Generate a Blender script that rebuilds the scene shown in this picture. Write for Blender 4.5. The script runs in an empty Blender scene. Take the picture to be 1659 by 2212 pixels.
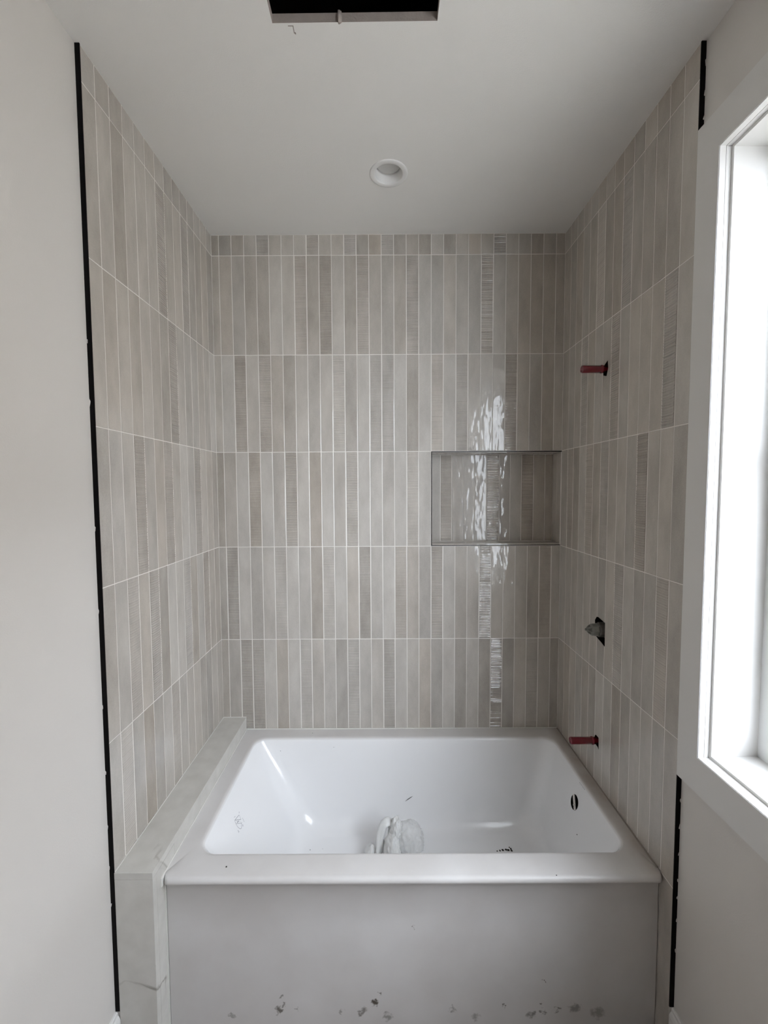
import bpy, bmesh, math, random
from mathutils import Vector, Matrix, noise
from mathutils.bvhtree import BVHTree

R = random.Random(11)
SC = bpy.context.scene
COL = SC.collection

# ------------------------------------------------------------------ camera
F_PX, PITCH, YAW, ROLL = 918.6, 0.0547, -0.0011, -0.0053
CAM = Vector((-0.0231, -1.9826, 1.6248))


def pix_ray(u, v):
    a, b = u - 829.5, v - 1106.0
    cr, sr = math.cos(ROLL), math.sin(ROLL)
    uu, vv = a * cr + b * sr, -a * sr + b * cr
    x, up = uu / F_PX, -vv / F_PX
    cp, sp = math.cos(PITCH), math.sin(PITCH)
    y, z = cp + up * sp, -sp + up * cp
    c, s = math.cos(YAW), math.sin(YAW)
    return Vector((x * c + y * s, -x * s + y * c, z))


fw = pix_ray(829.5, 1106).normalized()
rt = (pix_ray(830.5, 1106) - pix_ray(829.5, 1106)).normalized()
upv = rt.cross(fw).normalized()
cam_d = bpy.data.cameras.new('camera')
cam = bpy.data.objects.new('camera', cam_d)
COL.objects.link(cam)
cam_d.sensor_fit = 'HORIZONTAL'
cam_d.sensor_width = 36.0
cam_d.lens = F_PX / 1659.0 * 36.0
cam_d.clip_start = 0.02
m = Matrix((rt, upv, -fw)).transposed().to_4x4()
m.translation = CAM
cam.matrix_world = m
SC.camera = cam

# ------------------------------------------------------------------ light
SC.view_settings.view_transform = 'Standard'
SC.view_settings.look = 'None'
SC.view_settings.gamma = 1.0
SC.view_settings.use_curve_mapping = False
SC.view_settings.exposure = 0.92
SC.cycles.max_bounces = 7
SC.cycles.diffuse_bounces = 5
SC.cycles.glossy_bounces = 3
SC.cycles.transmission_bounces = 4
SC.cycles.transparent_max_bounces = 8
SC.cycles.caustics_reflective = False
SC.cycles.caustics_refractive = False
SC.cycles.use_adaptive_sampling = True
SC.cycles.adaptive_threshold = 0.18
SC.cycles.adaptive_min_samples = 16

world = bpy.data.worlds.new('overcast_sky')
SC.world = world
world.use_nodes = True
wb = world.node_tree.nodes['Background']
wb.inputs[0].default_value = (0.905, 0.935, 1.04, 1)
wb.inputs[1].default_value = 9.0

# daylight enters through the one window of the room: a portal there only guides sampling
pd = bpy.data.lights.new('window_portal', 'AREA')
pd.shape = 'RECTANGLE'
pd.size, pd.size_y = 1.56, 1.52
pd.cycles.is_portal = True
po = bpy.data.objects.new('window_portal', pd)
COL.objects.link(po)
po.location = (0.99, -1.655, 1.68)
po.rotation_euler = (0, math.radians(90), 0)


# ------------------------------------------------------------------ materials
def new_mat(name):
    mt = bpy.data.materials.new(name)
    mt.use_nodes = True
    nt = mt.node_tree
    return mt, nt, nt.nodes['Principled BSDF']


def N(nt, t, **kw):
    n = nt.nodes.new(t)
    for k, v in kw.items():
        setattr(n, k, v)
    return n


def add_bump(nt, b, scale, strength, dist, detail=3.0, src='Object', target='Normal'):
    tc = N(nt, 'ShaderNodeTexCoord')
    nz = N(nt, 'ShaderNodeTexNoise')
    nz.inputs['Scale'].default_value = scale
    nz.inputs['Detail'].default_value = detail
    nt.links.new(tc.outputs[src], nz.inputs['Vector'])
    bp = N(nt, 'ShaderNodeBump')
    bp.inputs['Strength'].default_value = strength
    bp.inputs['Distance'].default_value = dist
    nt.links.new(nz.outputs['Fac'], bp.inputs['Height'])
    nt.links.new(bp.outputs['Normal'], b.inputs[target])
    return nz


def simple(name, col, rough=0.5, bump=None, spec=0.5, var=0.0, vscale=6.0):
    mt, nt, b = new_mat(name)
    b.inputs['Base Color'].default_value = (*col, 1)
    b.inputs['Roughness'].default_value = rough
    b.inputs['Specular IOR Level'].default_value = spec
    if bump:
        add_bump(nt, b, *bump)
    if var:
        tc = N(nt, 'ShaderNodeTexCoord')
        nz = N(nt, 'ShaderNodeTexNoise')
        nz.inputs['Scale'].default_value = vscale
        nz.inputs['Detail'].default_value = 5
        nt.links.new(tc.outputs['Object'], nz.inputs['Vector'])
        mx = N(nt, 'ShaderNodeMix', data_type='RGBA')
        mx.inputs['A'].default_value = (*[c * (1 - var) for c in col], 1)
        mx.inputs['B'].default_value = (*[min(1, c * (1 + var)) for c in col], 1)
        nt.links.new(nz.outputs['Fac'], mx.inputs['Factor'])
        nt.links.new(mx.outputs['Result'], b.inputs['Base Color'])
    return mt


M = {}
M['paint'] = simple('wall_paint', (0.675, 0.648, 0.618), 0.6, (260, 0.12, 0.002), 0.3, 0.015, 2.0)
M['ceiling'] = simple('ceiling_paint', (0.80, 0.785, 0.765), 0.85, (300, 0.2, 0.002), 0.15, 0.012, 2.0)
M['trim_white'] = simple('trim_paint', (0.72, 0.71, 0.695), 0.38, (120, 0.04, 0.001), 0.4)
M['grout'] = simple('grout', (0.78, 0.75, 0.71), 0.9, (400, 0.3, 0.001), 0.1)
M['caulk'] = simple('caulk', (0.78, 0.77, 0.74), 0.5)
M['black'] = simple('black_metal', (0.005, 0.004, 0.004), 0.6, None, 0.08)
M['niche_black'] = simple('niche_black_metal', (0.02, 0.017, 0.015), 0.35)
M['dark'] = simple('dark_cavity', (0.012, 0.010, 0.009), 0.95, None, 0.0)  # near-black colour stands in for shade inside voids and openings
M['board'] = simple('gypsum_edge', (0.42, 0.37, 0.34), 0.95, (200, 0.5, 0.003), 0.1, 0.12, 40)
M['floor'] = simple('floor_covering', (0.16, 0.125, 0.10), 0.7, (30, 0.1, 0.002), 0.3, 0.08, 3)
M['grass'] = simple('lawn', (0.41, 0.39, 0.35), 0.95, None, 0.0, 0.25, 0.4)
M['wood'] = simple('stained_wood', (0.16, 0.10, 0.065), 0.8, None, 0.1, 0.2, 12)
M['vinyl'] = simple('window_vinyl', (0.82, 0.83, 0.83), 0.3)
M['lamp_white'] = simple('lamp_white', (0.80, 0.79, 0.78), 0.45)
M['lamp_lens'] = simple('lamp_lens', (0.62, 0.61, 0.60), 0.4)
M['debris'] = simple('debris_dark', (0.03, 0.025, 0.02), 0.8)
M['print'] = simple('printed_grey', (0.36, 0.36, 0.39), 0.4)
M['chip'] = simple('pencil_scuff', (0.33, 0.29, 0.26), 0.9)
M['bracket'] = simple('overflow_metal', (0.70, 0.66, 0.62), 0.4, None, 0.5, 0.2, 60)
M['valve'] = simple('grey_valve_plastic', (0.20, 0.20, 0.18), 0.35, (60, 0.3, 0.004), 0.5, 0.3, 40)
M['valve_dark'] = simple('dark_valve_body', (0.07, 0.065, 0.055), 0.4, (50, 0.3, 0.004), 0.5, 0.3, 40)


def tile_material(name, gloss):
    mt, nt, b = new_mat(name)
    tc = N(nt, 'ShaderNodeTexCoord')
    oi = N(nt, 'ShaderNodeObjectInfo')
    mul = N(nt, 'ShaderNodeMath', operation='MULTIPLY')
    mul.inputs[1].default_value = 37.0
    nt.links.new(oi.outputs['Random'], mul.inputs[0])
    add = N(nt, 'ShaderNodeVectorMath', operation='ADD')
    nt.links.new(tc.outputs['Object'], add.inputs[0])
    nt.links.new(mul.outputs[0], add.inputs[1])
    sq = N(nt, 'ShaderNodeVectorMath', operation='MULTIPLY')
    sq.inputs[1].default_value = (1.0, 1.0, 0.40)
    nt.links.new(add.outputs[0], sq.inputs[0])
    cloud = N(nt, 'ShaderNodeTexNoise')
    cloud.inputs['Scale'].default_value = 14.0
    cloud.inputs['Detail'].default_value = 4.0
    cloud.inputs['Roughness'].default_value = 0.62
    nt.links.new(sq.outputs[0], cloud.inputs['Vector'])
    fine = N(nt, 'ShaderNodeTexNoise')
    fine.inputs['Scale'].default_value = 320.0
    fine.inputs['Detail'].default_value = 3.0
    nt.links.new(add.outputs[0], fine.inputs['Vector'])
    tone = N(nt, 'ShaderNodeAttribute', attribute_type='OBJECT', attribute_name='tone')
    warm = N(nt, 'ShaderNodeAttribute', attribute_type='OBJECT', attribute_name='warm')
    # value = 0.5 + tone*0.30 + (cloud-.5)*0.75 + (fine-.5)*0.25
    a1 = N(nt, 'ShaderNodeMath', operation='MULTIPLY_ADD')
    a1.inputs[1].default_value = 0.30
    a1.inputs[2].default_value = 0.0
    nt.links.new(tone.outputs['Fac'], a1.inputs[0])
    a2 = N(nt, 'ShaderNodeMath', operation='MULTIPLY_ADD')
    a2.inputs[1].default_value = 1.15
    nt.links.new(cloud.outputs['Fac'], a2.inputs[0])
    nt.links.new(a1.outputs[0], a2.inputs[2])
    a3 = N(nt, 'ShaderNodeMath', operation='MULTIPLY_ADD')
    a3.inputs[1].default_value = 0.40
    nt.links.new(fine.outputs['Fac'], a3.inputs[0])
    nt.links.new(a2.outputs[0], a3.inputs[2])
    mr = N(nt, 'ShaderNodeMapRange')
    mr.inputs['From Min'].default_value = 0.22
    mr.inputs['From Max'].default_value = 1.32
    nt.links.new(a3.outputs[0], mr.inputs['Value'])
    mx = N(nt, 'ShaderNodeMix', data_type='RGBA')
    mx.inputs['A'].default_value = (0.320, 0.293, 0.262, 1)
    mx.inputs['B'].default_value = (0.600, 0.568, 0.524, 1)
    nt.links.new(mr.outputs['Result'], mx.inputs['Factor'])
    tint = N(nt, 'ShaderNodeMix', data_type='RGBA', blend_type='MULTIPLY')
    tint.inputs['B'].default_value = (1.0, 0.955, 0.905, 1)
    nt.links.new(warm.outputs['Fac'], tint.inputs['Factor'])
    nt.links.new(mx.outputs['Result'], tint.inputs['A'])
    nt.links.new(tint.outputs['Result'], b.inputs['Base Color'])
    b.inputs['Roughness'].default_value = 0.36
    b.inputs['Specular IOR Level'].default_value = 0.3
    b.inputs['Coat Weight'].default_value = gloss
    b.inputs['Coat Roughness'].default_value = 0.015
    # grain on the body, slow waves in the glaze
    bp = N(nt, 'ShaderNodeBump')
    bp.inputs['Strength'].default_value = 0.10
    bp.inputs['Distance'].default_value = 0.001
    nt.links.new(fine.outputs['Fac'], bp.inputs['Height'])
    nt.links.new(bp.outputs['Normal'], b.inputs['Normal'])
    wav = N(nt, 'ShaderNodeTexNoise')
    wav.inputs['Scale'].default_value = 40.0
    wav.inputs['Detail'].default_value = 1.0
    nt.links.new(sq.outputs[0], wav.inputs['Vector'])
    bp2 = N(nt, 'ShaderNodeBump')
    bp2.inputs['Strength'].default_value = 1.0
    bp2.inputs['Distance'].default_value = 0.0014
    nt.links.new(wav.outputs['Fac'], bp2.inputs['Height'])
    nt.links.new(bp2.outputs['Normal'], b.inputs['Coat Normal'])
    return mt


M['tile'] = tile_material('glazed_tile', 0.9)


def stone_material():
    mt, nt, b = new_mat('veined_stone')
    tc = N(nt, 'ShaderNodeTexCoord')
    mp = N(nt, 'ShaderNodeMapping')
    mp.inputs['Rotation'].default_value = (0.5, 0.35, 0.9)
    nt.links.new(tc.outputs['Object'], mp.inputs['Vector'])
    n1 = N(nt, 'ShaderNodeTexNoise')
    n1.inputs['Scale'].default_value = 3.2
    n1.inputs['Detail'].default_value = 5
    n1.inputs['Distortion'].default_value = 0.6
    nt.links.new(mp.outputs[0], n1.inputs['Vector'])
    r1 = N(nt, 'ShaderNodeValToRGB')
    e = r1.color_ramp.elements
    e[0].position, e[0].color = 0.485, (0, 0, 0, 1)
    e[1].position, e[1].color = 0.515, (0, 0, 0, 1)
    mid = e.new(0.50)
    mid.color = (1, 1, 1, 1)
    nt.links.new(n1.outputs['Fac'], r1.inputs[0])
    n2 = N(nt, 'ShaderNodeTexNoise')
    n2.inputs['Scale'].default_value = 5.0
    nt.links.new(tc.outputs['Object'], n2.inputs['Vector'])
    r2 = N(nt, 'ShaderNodeValToRGB')
    r2.color_ramp.elements[0].position = 0.50
    r2.color_ramp.elements[1].position = 0.68
    nt.links.new(n2.outputs['Fac'], r2.inputs[0])
    mm = N(nt, 'ShaderNodeMath', operation='MULTIPLY')
    nt.links.new(r1.outputs[0], mm.inputs[0])
    nt.links.new(r2.outputs[0], mm.inputs[1])
    n3 = N(nt, 'ShaderNodeTexNoise')
    n3.inputs['Scale'].default_value = 22
    n3.inputs['Detail'].default_value = 6
    nt.links.new(tc.outputs['Object'], n3.inputs['Vector'])
    bm_ = N(nt, 'ShaderNodeMix', data_type='RGBA')
    bm_.inputs['A'].default_value = (0.50, 0.485, 0.45, 1)
    bm_.inputs['B'].default_value = (0.67, 0.655, 0.62, 1)
    nt.links.new(n3.outputs['Fac'], bm_.inputs['Factor'])
    vm = N(nt, 'ShaderNodeMix', data_type='RGBA')
    vm.inputs['B'].default_value = (0.27, 0.25, 0.22, 1)
    nt.links.new(mm.outputs[0], vm.inputs['Factor'])
    nt.links.new(bm_.outputs['Result'], vm.inputs['A'])
    nt.links.new(vm.outputs['Result'], b.inputs['Base Color'])
    b.inputs['Roughness'].default_value = 0.5
    return mt


M['stone'] = stone_material()

# grime left low on the apron: (x, z, radius, strength)
GRIME = [(-0.355, 0.030, 0.016, .9), (-0.345, 0.075, 0.008, .7), (-0.30, 0.035, 0.009, .7), (-0.34, 0.05, .010, .7),
         (-0.06, 0.055, 0.017, 1.0), (-0.045, 0.085, 0.008, .8), (-0.10, 0.025, 0.018, .7), (-0.165, 0.025, .012, .6),
         (0.175, 0.030, 0.014, .6), (0.335, 0.045, .007, .9), (0.42, 0.012, .020, .7), (0.445, 0.050, .007, .9),
         (0.455, 0.022, .010, .7), (0.50, 0.030, .014, .8), (0.46, 0.125, .005, .8), (0.055, 0.30, .006, .7),
         (0.55, 0.035, .022, .6), (-0.02, 0.01, .02, .6), (0.25, 0.005, .02, .5), (-0.50, 0.015, .010, .5), (0.62, 0.02, .03, .5)]


def enamel_material():
    mt, nt, b = new_mat('white_enamel')
    tc = N(nt, 'ShaderNodeTexCoord')
    sep = N(nt, 'ShaderNodeSeparateXYZ')
    nt.links.new(tc.outputs['Object'], sep.inputs[0])
    nzw = N(nt, 'ShaderNodeTexNoise')
    nzw.inputs['Scale'].default_value = 70
    nzw.inputs['Detail'].default_value = 4
    nt.links.new(tc.outputs['Object'], nzw.inputs['Vector'])
    # flat (x,z) vector displaced by noise
    cmb = N(nt, 'ShaderNodeCombineXYZ')
    nt.links.new(sep.outputs['X'], cmb.inputs['X'])
    nt.links.new(sep.outputs['Z'], cmb.inputs['Z'])
    sc = N(nt, 'ShaderNodeVectorMath', operation='MULTIPLY_ADD')
    sc.inputs[1].default_value = (0.05, 0, 0.05)
    nt.links.new(nzw.outputs['Color'], sc.inputs[0])
    nt.links.new(cmb.outputs[0], sc.inputs[2])
    last = None
    for (x, z, r, s) in GRIME:
        r *= 0.8
        d = N(nt, 'ShaderNodeVectorMath', operation='DISTANCE')
        d.inputs[1].default_value = (x + 0.025, 0, z + 0.025)
        nt.links.new(sc.outputs[0], d.inputs[0])
        mr = N(nt, 'ShaderNodeMapRange')
        mr.inputs['From Min'].default_value = r
        mr.inputs['From Max'].default_value = r * 0.35
        mr.inputs['To Max'].default_value = s
        nt.links.new(d.outputs['Value'], mr.inputs['Value'])
        if last is None:
            last = mr.outputs['Result']
        else:
            mx = N(nt, 'ShaderNodeMath', operation='MAXIMUM')
            nt.links.new(last, mx.inputs[0])
            nt.links.new(mr.outputs['Result'], mx.inputs[1])
            last = mx.outputs[0]
    # grime only on the outer apron face
    ym = N(nt, 'ShaderNodeMath', operation='LESS_THAN')
    ym.inputs[1].default_value = -0.75
    nt.links.new(sep.outputs['Y'], ym.inputs[0])
    gm = N(nt, 'ShaderNodeMath', operation='MULTIPLY')
    nt.links.new(last, gm.inputs[0])
    nt.links.new(ym.outputs[0], gm.inputs[1])
    # construction dust on the flat rim and apron
    zm = N(nt, 'ShaderNodeMapRange')
    zm.inputs['From Min'].default_value = 0.4655
    zm.inputs['From Max'].default_value = 0.4735
    nt.links.new(sep.outputs['Z'], zm.inputs['Value'])
    dn = N(nt, 'ShaderNodeTexNoise')
    dn.inputs['Scale'].default_value = 7
    dn.inputs['Detail'].default_value = 5
    nt.links.new(tc.outputs['Object'], dn.inputs['Vector'])
    dr = N(nt, 'ShaderNodeMapRange')
    dr.inputs['From Min'].default_value = 0.25
    dr.inputs['From Max'].default_value = 0.65
    dr.inputs['To Min'].default_value = 0.72
    nt.links.new(dn.outputs['Fac'], dr.inputs['Value'])
    mxz = N(nt, 'ShaderNodeMath', operation='MAXIMUM')
    nt.links.new(zm.outputs['Result'], mxz.inputs[0])
    nt.links.new(ym.outputs[0], mxz.inputs[1])
    du = N(nt, 'ShaderNodeMath', operation='MULTIPLY')
    nt.links.new(mxz.outputs[0], du.inputs[0])
    nt.links.new(dr.outputs['Result'], du.inputs[1])
    bx_ = N(nt, 'ShaderNodeMapRange')
    bx_.inputs['From Min'].default_value = 0.735
    bx_.inputs['From Max'].default_value = 0.785
    nt.links.new(sep.outputs['X'], bx_.inputs['Value'])
    bn = N(nt, 'ShaderNodeMath', operation='MULTIPLY')
    nt.links.new(bx_.outputs['Result'], bn.inputs[0])
    nt.links.new(dn.outputs['Fac'], bn.inputs[1])
    bn2 = N(nt, 'ShaderNodeMath', operation='MULTIPLY')
    nt.links.new(bn.outputs[0], bn2.inputs[0])
    nt.links.new(zm.outputs['Result'], bn2.inputs[1])
    dc = N(nt, 'ShaderNodeMix', data_type='RGBA')
    dc.inputs['A'].default_value = (0.62, 0.60, 0.59, 1)
    dc.inputs['B'].default_value = (0.30, 0.23, 0.18, 1)
    nt.links.new(bn2.outputs[0], dc.inputs['Factor'])
    c1 = N(nt, 'ShaderNodeMix', data_type='RGBA')
    nt.links.new(dc.outputs['Result'], c1.inputs['B'])
    c1.inputs['A'].default_value = (0.84, 0.84, 0.85, 1)
    nt.links.new(du.outputs[0], c1.inputs['Factor'])
    c2 = N(nt, 'ShaderNodeMix', data_type='RGBA')
    c2.inputs['B'].default_value = (0.10, 0.085, 0.07, 1)
    nt.links.new(gm.outputs[0], c2.inputs['Factor'])
    nt.links.new(c1.outputs['Result'], c2.inputs['A'])
    nt.links.new(c2.outputs['Result'], b.inputs['Base Color'])
    rr_ = N(nt, 'ShaderNodeMapRange')
    rr_.inputs['To Min'].default_value = 0.13
    rr_.inputs['To Max'].default_value = 0.42
    nt.links.new(du.outputs[0], rr_.inputs['Value'])
    nt.links.new(rr_.outputs['Result'], b.inputs['Roughness'])
    b.inputs['Specular IOR Level'].default_value = 0.5
    return mt


M['enamel'] = enamel_material()


def glass_material():
    mt = bpy.data.materials.new('window_glass')
    mt.use_nodes = True
    nt = mt.node_tree
    nt.nodes.clear()
    out = N(nt, 'ShaderNodeOutputMaterial')
    mix = N(nt, 'ShaderNodeMixShader')
    tr = N(nt, 'ShaderNodeBsdfTransparent')
    tr.inputs[0].default_value = (0.95, 0.97, 0.96, 1)
    gl = N(nt, 'ShaderNodeBsdfGlossy')
    gl.inputs['Roughness'].default_value = 0.0
    fr = N(nt, 'ShaderNodeFresnel')
    ge = N(nt, 'ShaderNodeNewGeometry')
    io = N(nt, 'ShaderNodeMapRange')          # thin pane: the same reflectance from both sides
    io.inputs['To Min'].default_value = 1.45
    io.inputs['To Max'].default_value = 1 / 1.45
    nt.links.new(ge.outputs['Backfacing'], io.inputs['Value'])
    nt.links.new(io.outputs['Result'], fr.inputs['IOR'])
    nt.links.new(fr.outputs[0], mix.inputs[0])
    nt.links.new(tr.outputs[0], mix.inputs[1])
    nt.links.new(gl.outputs[0], mix.inputs[2])
    nt.links.new(mix.outputs[0], out.inputs[0])
    return mt


M['glass'] = glass_material()


def film_material(name, clear, col=(0.80, 0.80, 0.79)):
    mt, nt, b = new_mat(name)
    b.inputs['Base Color'].default_value = (*col, 1)
    b.inputs['Roughness'].default_value = 0.28
    b.inputs['Alpha'].default_value = 1.0 - clear
    add_bump(nt, b, 38, 0.35, 0.004, 3)
    return mt


M['film'] = film_material('milky_plastic_film', 0.15)
M['film_clear'] = film_material('clear_plastic_film', 0.70)


def red_material():
    mt, nt, b = new_mat('red_translucent_pvc')
    b.inputs['Base Color'].default_value = (0.23, 0.009, 0.024, 1)
    b.inputs['Roughness'].default_value = 0.22
    b.inputs['Transmission Weight'].default_value = 0.25
    b.inputs['Coat Weight'].default_value = 0.3
    add_bump(nt, b, 60, 0.15, 0.002)
    return mt


M['red'] = red_material()


# ------------------------------------------------------------------ helpers
def obj(name, bm, mat, parent=None, smooth=False):
    me = bpy.data.meshes.new(name)
    bmesh.ops.recalc_face_normals(bm, faces=bm.faces[:])
    bm.to_mesh(me)
    bm.free()
    if smooth:
        for p in me.polygons:
            p.use_smooth = True
    me.materials.append(M[mat])
    o = bpy.data.objects.new(name, me)
    COL.objects.link(o)
    if parent:
        o.parent = parent
    return o


def box(bm, x0, x1, y0, y1, z0, z1):
    v = [bm.verts.new(p) for p in ((x0, y0, z0), (x1, y0, z0), (x1, y1, z0), (x0, y1, z0),
                                   (x0, y0, z1), (x1, y0, z1), (x1, y1, z1), (x0, y1, z1))]
    for f in ((0, 1, 2, 3), (4, 5, 6, 7), (0, 1, 5, 4), (1, 2, 6, 5), (2, 3, 7, 6), (3, 0, 4, 7)):
        bm.faces.new([v[i] for i in f])


def boxes(*bs):
    bm = bmesh.new()
    for b in bs:
        box(bm, *b)
    return bm


def bevel_box(b, w=0.002, seg=2):
    bm = boxes(b)
    bmesh.ops.bevel(bm, geom=bm.edges[:], offset=w, segments=seg, affect='EDGES', profile=0.6)
    return bm


def struct(o, label=None):
    o['kind'] = 'structure'
    if label:
        o['label'] = label
    return o


def tag(o, label, cat, group=None):
    o['label'] = label
    o['category'] = cat
    if group:
        o['group'] = group
    return o


def empty(name, loc, label, cat, group=None):
    o = bpy.data.objects.new(name, None)
    o.empty_display_size = 0.05
    COL.objects.link(o)
    o.location = loc
    return tag(o, label, cat, group)


def child(name, bm, mat, parent, smooth=False):
    """geometry given in world coordinates, parented with the offset removed"""
    o = obj(name, bm, mat, parent, smooth)
    o.matrix_parent_inverse = Matrix.Translation(-parent.location)
    return o


def prism_x(poly, x0, x1):
    """polygon of (y, z) extruded along x"""
    bm = bmesh.new()
    a = [bm.verts.new((x0, y, z)) for y, z in poly]
    b = [bm.verts.new((x1, y, z)) for y, z in poly]
    n = len(poly)
    bm.faces.new(a)
    bm.faces.new(b)
    for i in range(n):
        bm.faces.new((a[i], a[(i + 1) % n], b[(i + 1) % n], b[i]))
    return bm


def cut(o, cutter_bm):
    """boolean difference, baked into the mesh"""
    bmesh.ops.recalc_face_normals(cutter_bm, faces=cutter_bm.faces[:])
    me = bpy.data.meshes.new('cutter')
    cutter_bm.to_mesh(me)
    c = bpy.data.objects.new('cutter', me)
    COL.objects.link(c)
    md = o.modifiers.new('cut', 'BOOLEAN')
    md.operation = 'DIFFERENCE'
    md.solver = 'EXACT'
    md.object = c
    bpy.context.view_layer.update()
    dg = bpy.context.evaluated_depsgraph_get()
    new = bpy.data.meshes.new_from_object(o.evaluated_get(dg))
    o.modifiers.remove(md)
    new.name = o.data.name
    o.data = new
    bpy.data.objects.remove(c)
    bpy.data.meshes.remove(me)
    return o


def lathe(bm, prof, axis, centre, seg=32, jitter=None):
    """profile of (radius, distance along axis) turned about axis through centre"""
    ax = Vector(axis).normalized()
    t = Vector((0, 0, 1)) if abs(ax.z) < 0.9 else Vector((1, 0, 0))
    u = ax.cross(t).normalized()
    w = ax.cross(u)
    c = Vector(centre)
    rings = []
    for r, d in prof:
        if r < 1e-6:
            rings.append([bm.verts.new(c + ax * d)])
        else:
            ring = []
            for i in range(seg):
                a = 2 * math.pi * i / seg
                k = jitter(a, d) if jitter else 1.0
                ring.append(bm.verts.new(c + ax * d + (u * math.cos(a) + w * math.sin(a)) * r * k))
            rings.append(ring)
    for p, q in zip(rings, rings[1:]):
        if len(p) == 1 and len(q) == 1:
            continue
        for i in range(seg):
            j = (i + 1) % seg
            if len(p) == 1:
                bm.faces.new((p[0], q[i], q[j]))
            elif len(q) == 1:
                bm.faces.new((p[i], p[j], q[0]))
            else:
                bm.faces.new((p[i], p[j], q[j], q[i]))
    return bm


# ------------------------------------------------------------------ dimensions
HC = 2.7708            # ceiling
FZ = -0.04             # floor
CH = 0.4416            # course height
Z1 = 2.680             # first full course line
RIM = 0.4756           # tub rim
LEDGE = 0.5345         # top of the stone ledge
XW = 0.800             # tile face, left and right
XD = 0.812             # plasterboard face
YL, YR = -0.8287, -0.8235   # front ends of the tiled side walls
G = 0.0030             # joint width
REAR = -3.90
LINES = [HC, Z1] + [Z1 - CH * k for k in range(1, 6)]   # course lines from the ceiling down

# ------------------------------------------------------------------ room shell
floor = struct(obj('floor', boxes((-1.0, 1.0, REAR - .15, 0.2, FZ - .05, FZ)), 'floor'))

ceil_o = obj('ceiling', boxes((-1.0, 1.0, REAR - .15, 0.2, HC, HC + 0.022)), 'ceiling')
ceil_o.data.materials.append(M['board'])
HOLE = [(-0.2930, -0.8715), (-0.120, -0.8728), (0.1130, -0.8745), (0.1140, -1.17), (-0.2905, -1.17)]
bm = bmesh.new()
a = [bm.verts.new((x, y, HC - .05)) for x, y in HOLE]
b = [bm.verts.new((x, y, HC + .10)) for x, y in HOLE]
bm.faces.new(a)
bm.faces.new(b)
for i in range(5):
    bm.faces.new((a[i], a[(i + 1) % 5], b[(i + 1) % 5], b[i]))
cut(ceil_o, bm)
CAN = (-0.0015, -0.3685)
bm = lathe(bmesh.new(), [(0, -.05), (0.058, -.05), (0.058, .10), (0, .10)], (0, 0, 1), (CAN[0], CAN[1], HC), 40)
cut(ceil_o, bm)
# the cut edge of the board shows raw gypsum and paper
for p in ceil_o.data.polygons:
    c = p.center
    if abs(p.normal.z) < 0.5 and -0.32 < c.x < 0.14 and -1.2 < c.y < -0.85:
        p.material_index = 1
struct(ceil_o)
# space above the ceiling, its shade put in as black colour
roof = struct(obj('roof_void', boxes((-1.0, 1.0, REAR - .15, 0.2, HC + 0.25, HC + 0.30), (-1.0, -0.95, REAR - .15, 0.2, HC + .022, HC + .25),
                              (.95, 1.0, REAR - .15, 0.2, HC + .022, HC + .25), (-.95, .95, .15, .2, HC + .022, HC + .25),
                              (-.95, .95, REAR - .15, REAR - .10, HC + .022, HC + .25)), 'dark'))
# torn paper bump and scuffs at the cut-out
bm = lathe(bmesh.new(), [(0, -.003), (.0045, -.002), (.006, .01), (.005, .022), (0, .022)], (0, 0, 1), (-0.127, -0.8745, HC), 10,
           lambda a, d: 1 + .2 * math.sin(3 * a))
child('paper_tear', bm, 'board', ceil_o, True)
bm = boxes((-0.2445, -0.2425, -0.866, -0.848, HC - .0006, HC + .001), (-0.256, -0.2445, -0.866, -0.8645, HC - .0006, HC + .001),
           (-0.2425, -0.2395, -0.850, -0.846, HC - .0006, HC + .001))
child('scuff', bm, 'chip', ceil_o)

# plasterboard walls in front of the alcove
wall_left = struct(obj('wall_left', boxes((-0.95, -XD, REAR, YL + 0.0022, FZ, HC)), 'paint'), 'white painted plasterboard wall on the left')
WY0, WY1, WZ0, WZ1 = -2.4095, -0.8990, 0.9115, 2.4560      # window opening
wall_right = struct(obj('wall_right', boxes((XD, 0.955, WY1, YR + .0022, FZ, HC), (XD, 0.955, REAR, WY0, FZ, HC),
                                     (XD, 0.955, WY0, WY1, FZ, WZ0), (XD, 0.955, WY0, WY1, WZ1, HC)), 'paint'),
                    'white painted plasterboard wall around the window on the right')
wall_rear = struct(obj('wall_rear', boxes((-0.95, 0.955, REAR - .12, REAR, FZ, HC)), 'paint'))

# unseen dark door added in the rear wall to cut bounced light
dr_ = obj('door_1', bevel_box((-0.50, 0.40, REAR, REAR + .04, FZ, 2.05), .004, 1), 'wood')
struct(dr_, 'dark wooden door in the rear wall')
for pz0, pz1 in ((0.15, 0.95), (1.10, 1.90)):
    for px0, px1 in ((-0.40, -0.10), (0.0, 0.30)):
        obj('door_panel', bevel_box((px0, px1, REAR + .04, REAR + .048, pz0, pz1), .006, 1), 'wood', dr_)
kn = lathe(bmesh.new(), [(.026, 0), (.026, .005), (.011, .008), (.011, .035), (.024, .042), (.028, .055), (.020, .068), (0, .070)], (0, 1, 0), (.345, REAR + .04, .98), 24)
obj('door_handle', kn, 'bracket', dr_, True)

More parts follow.
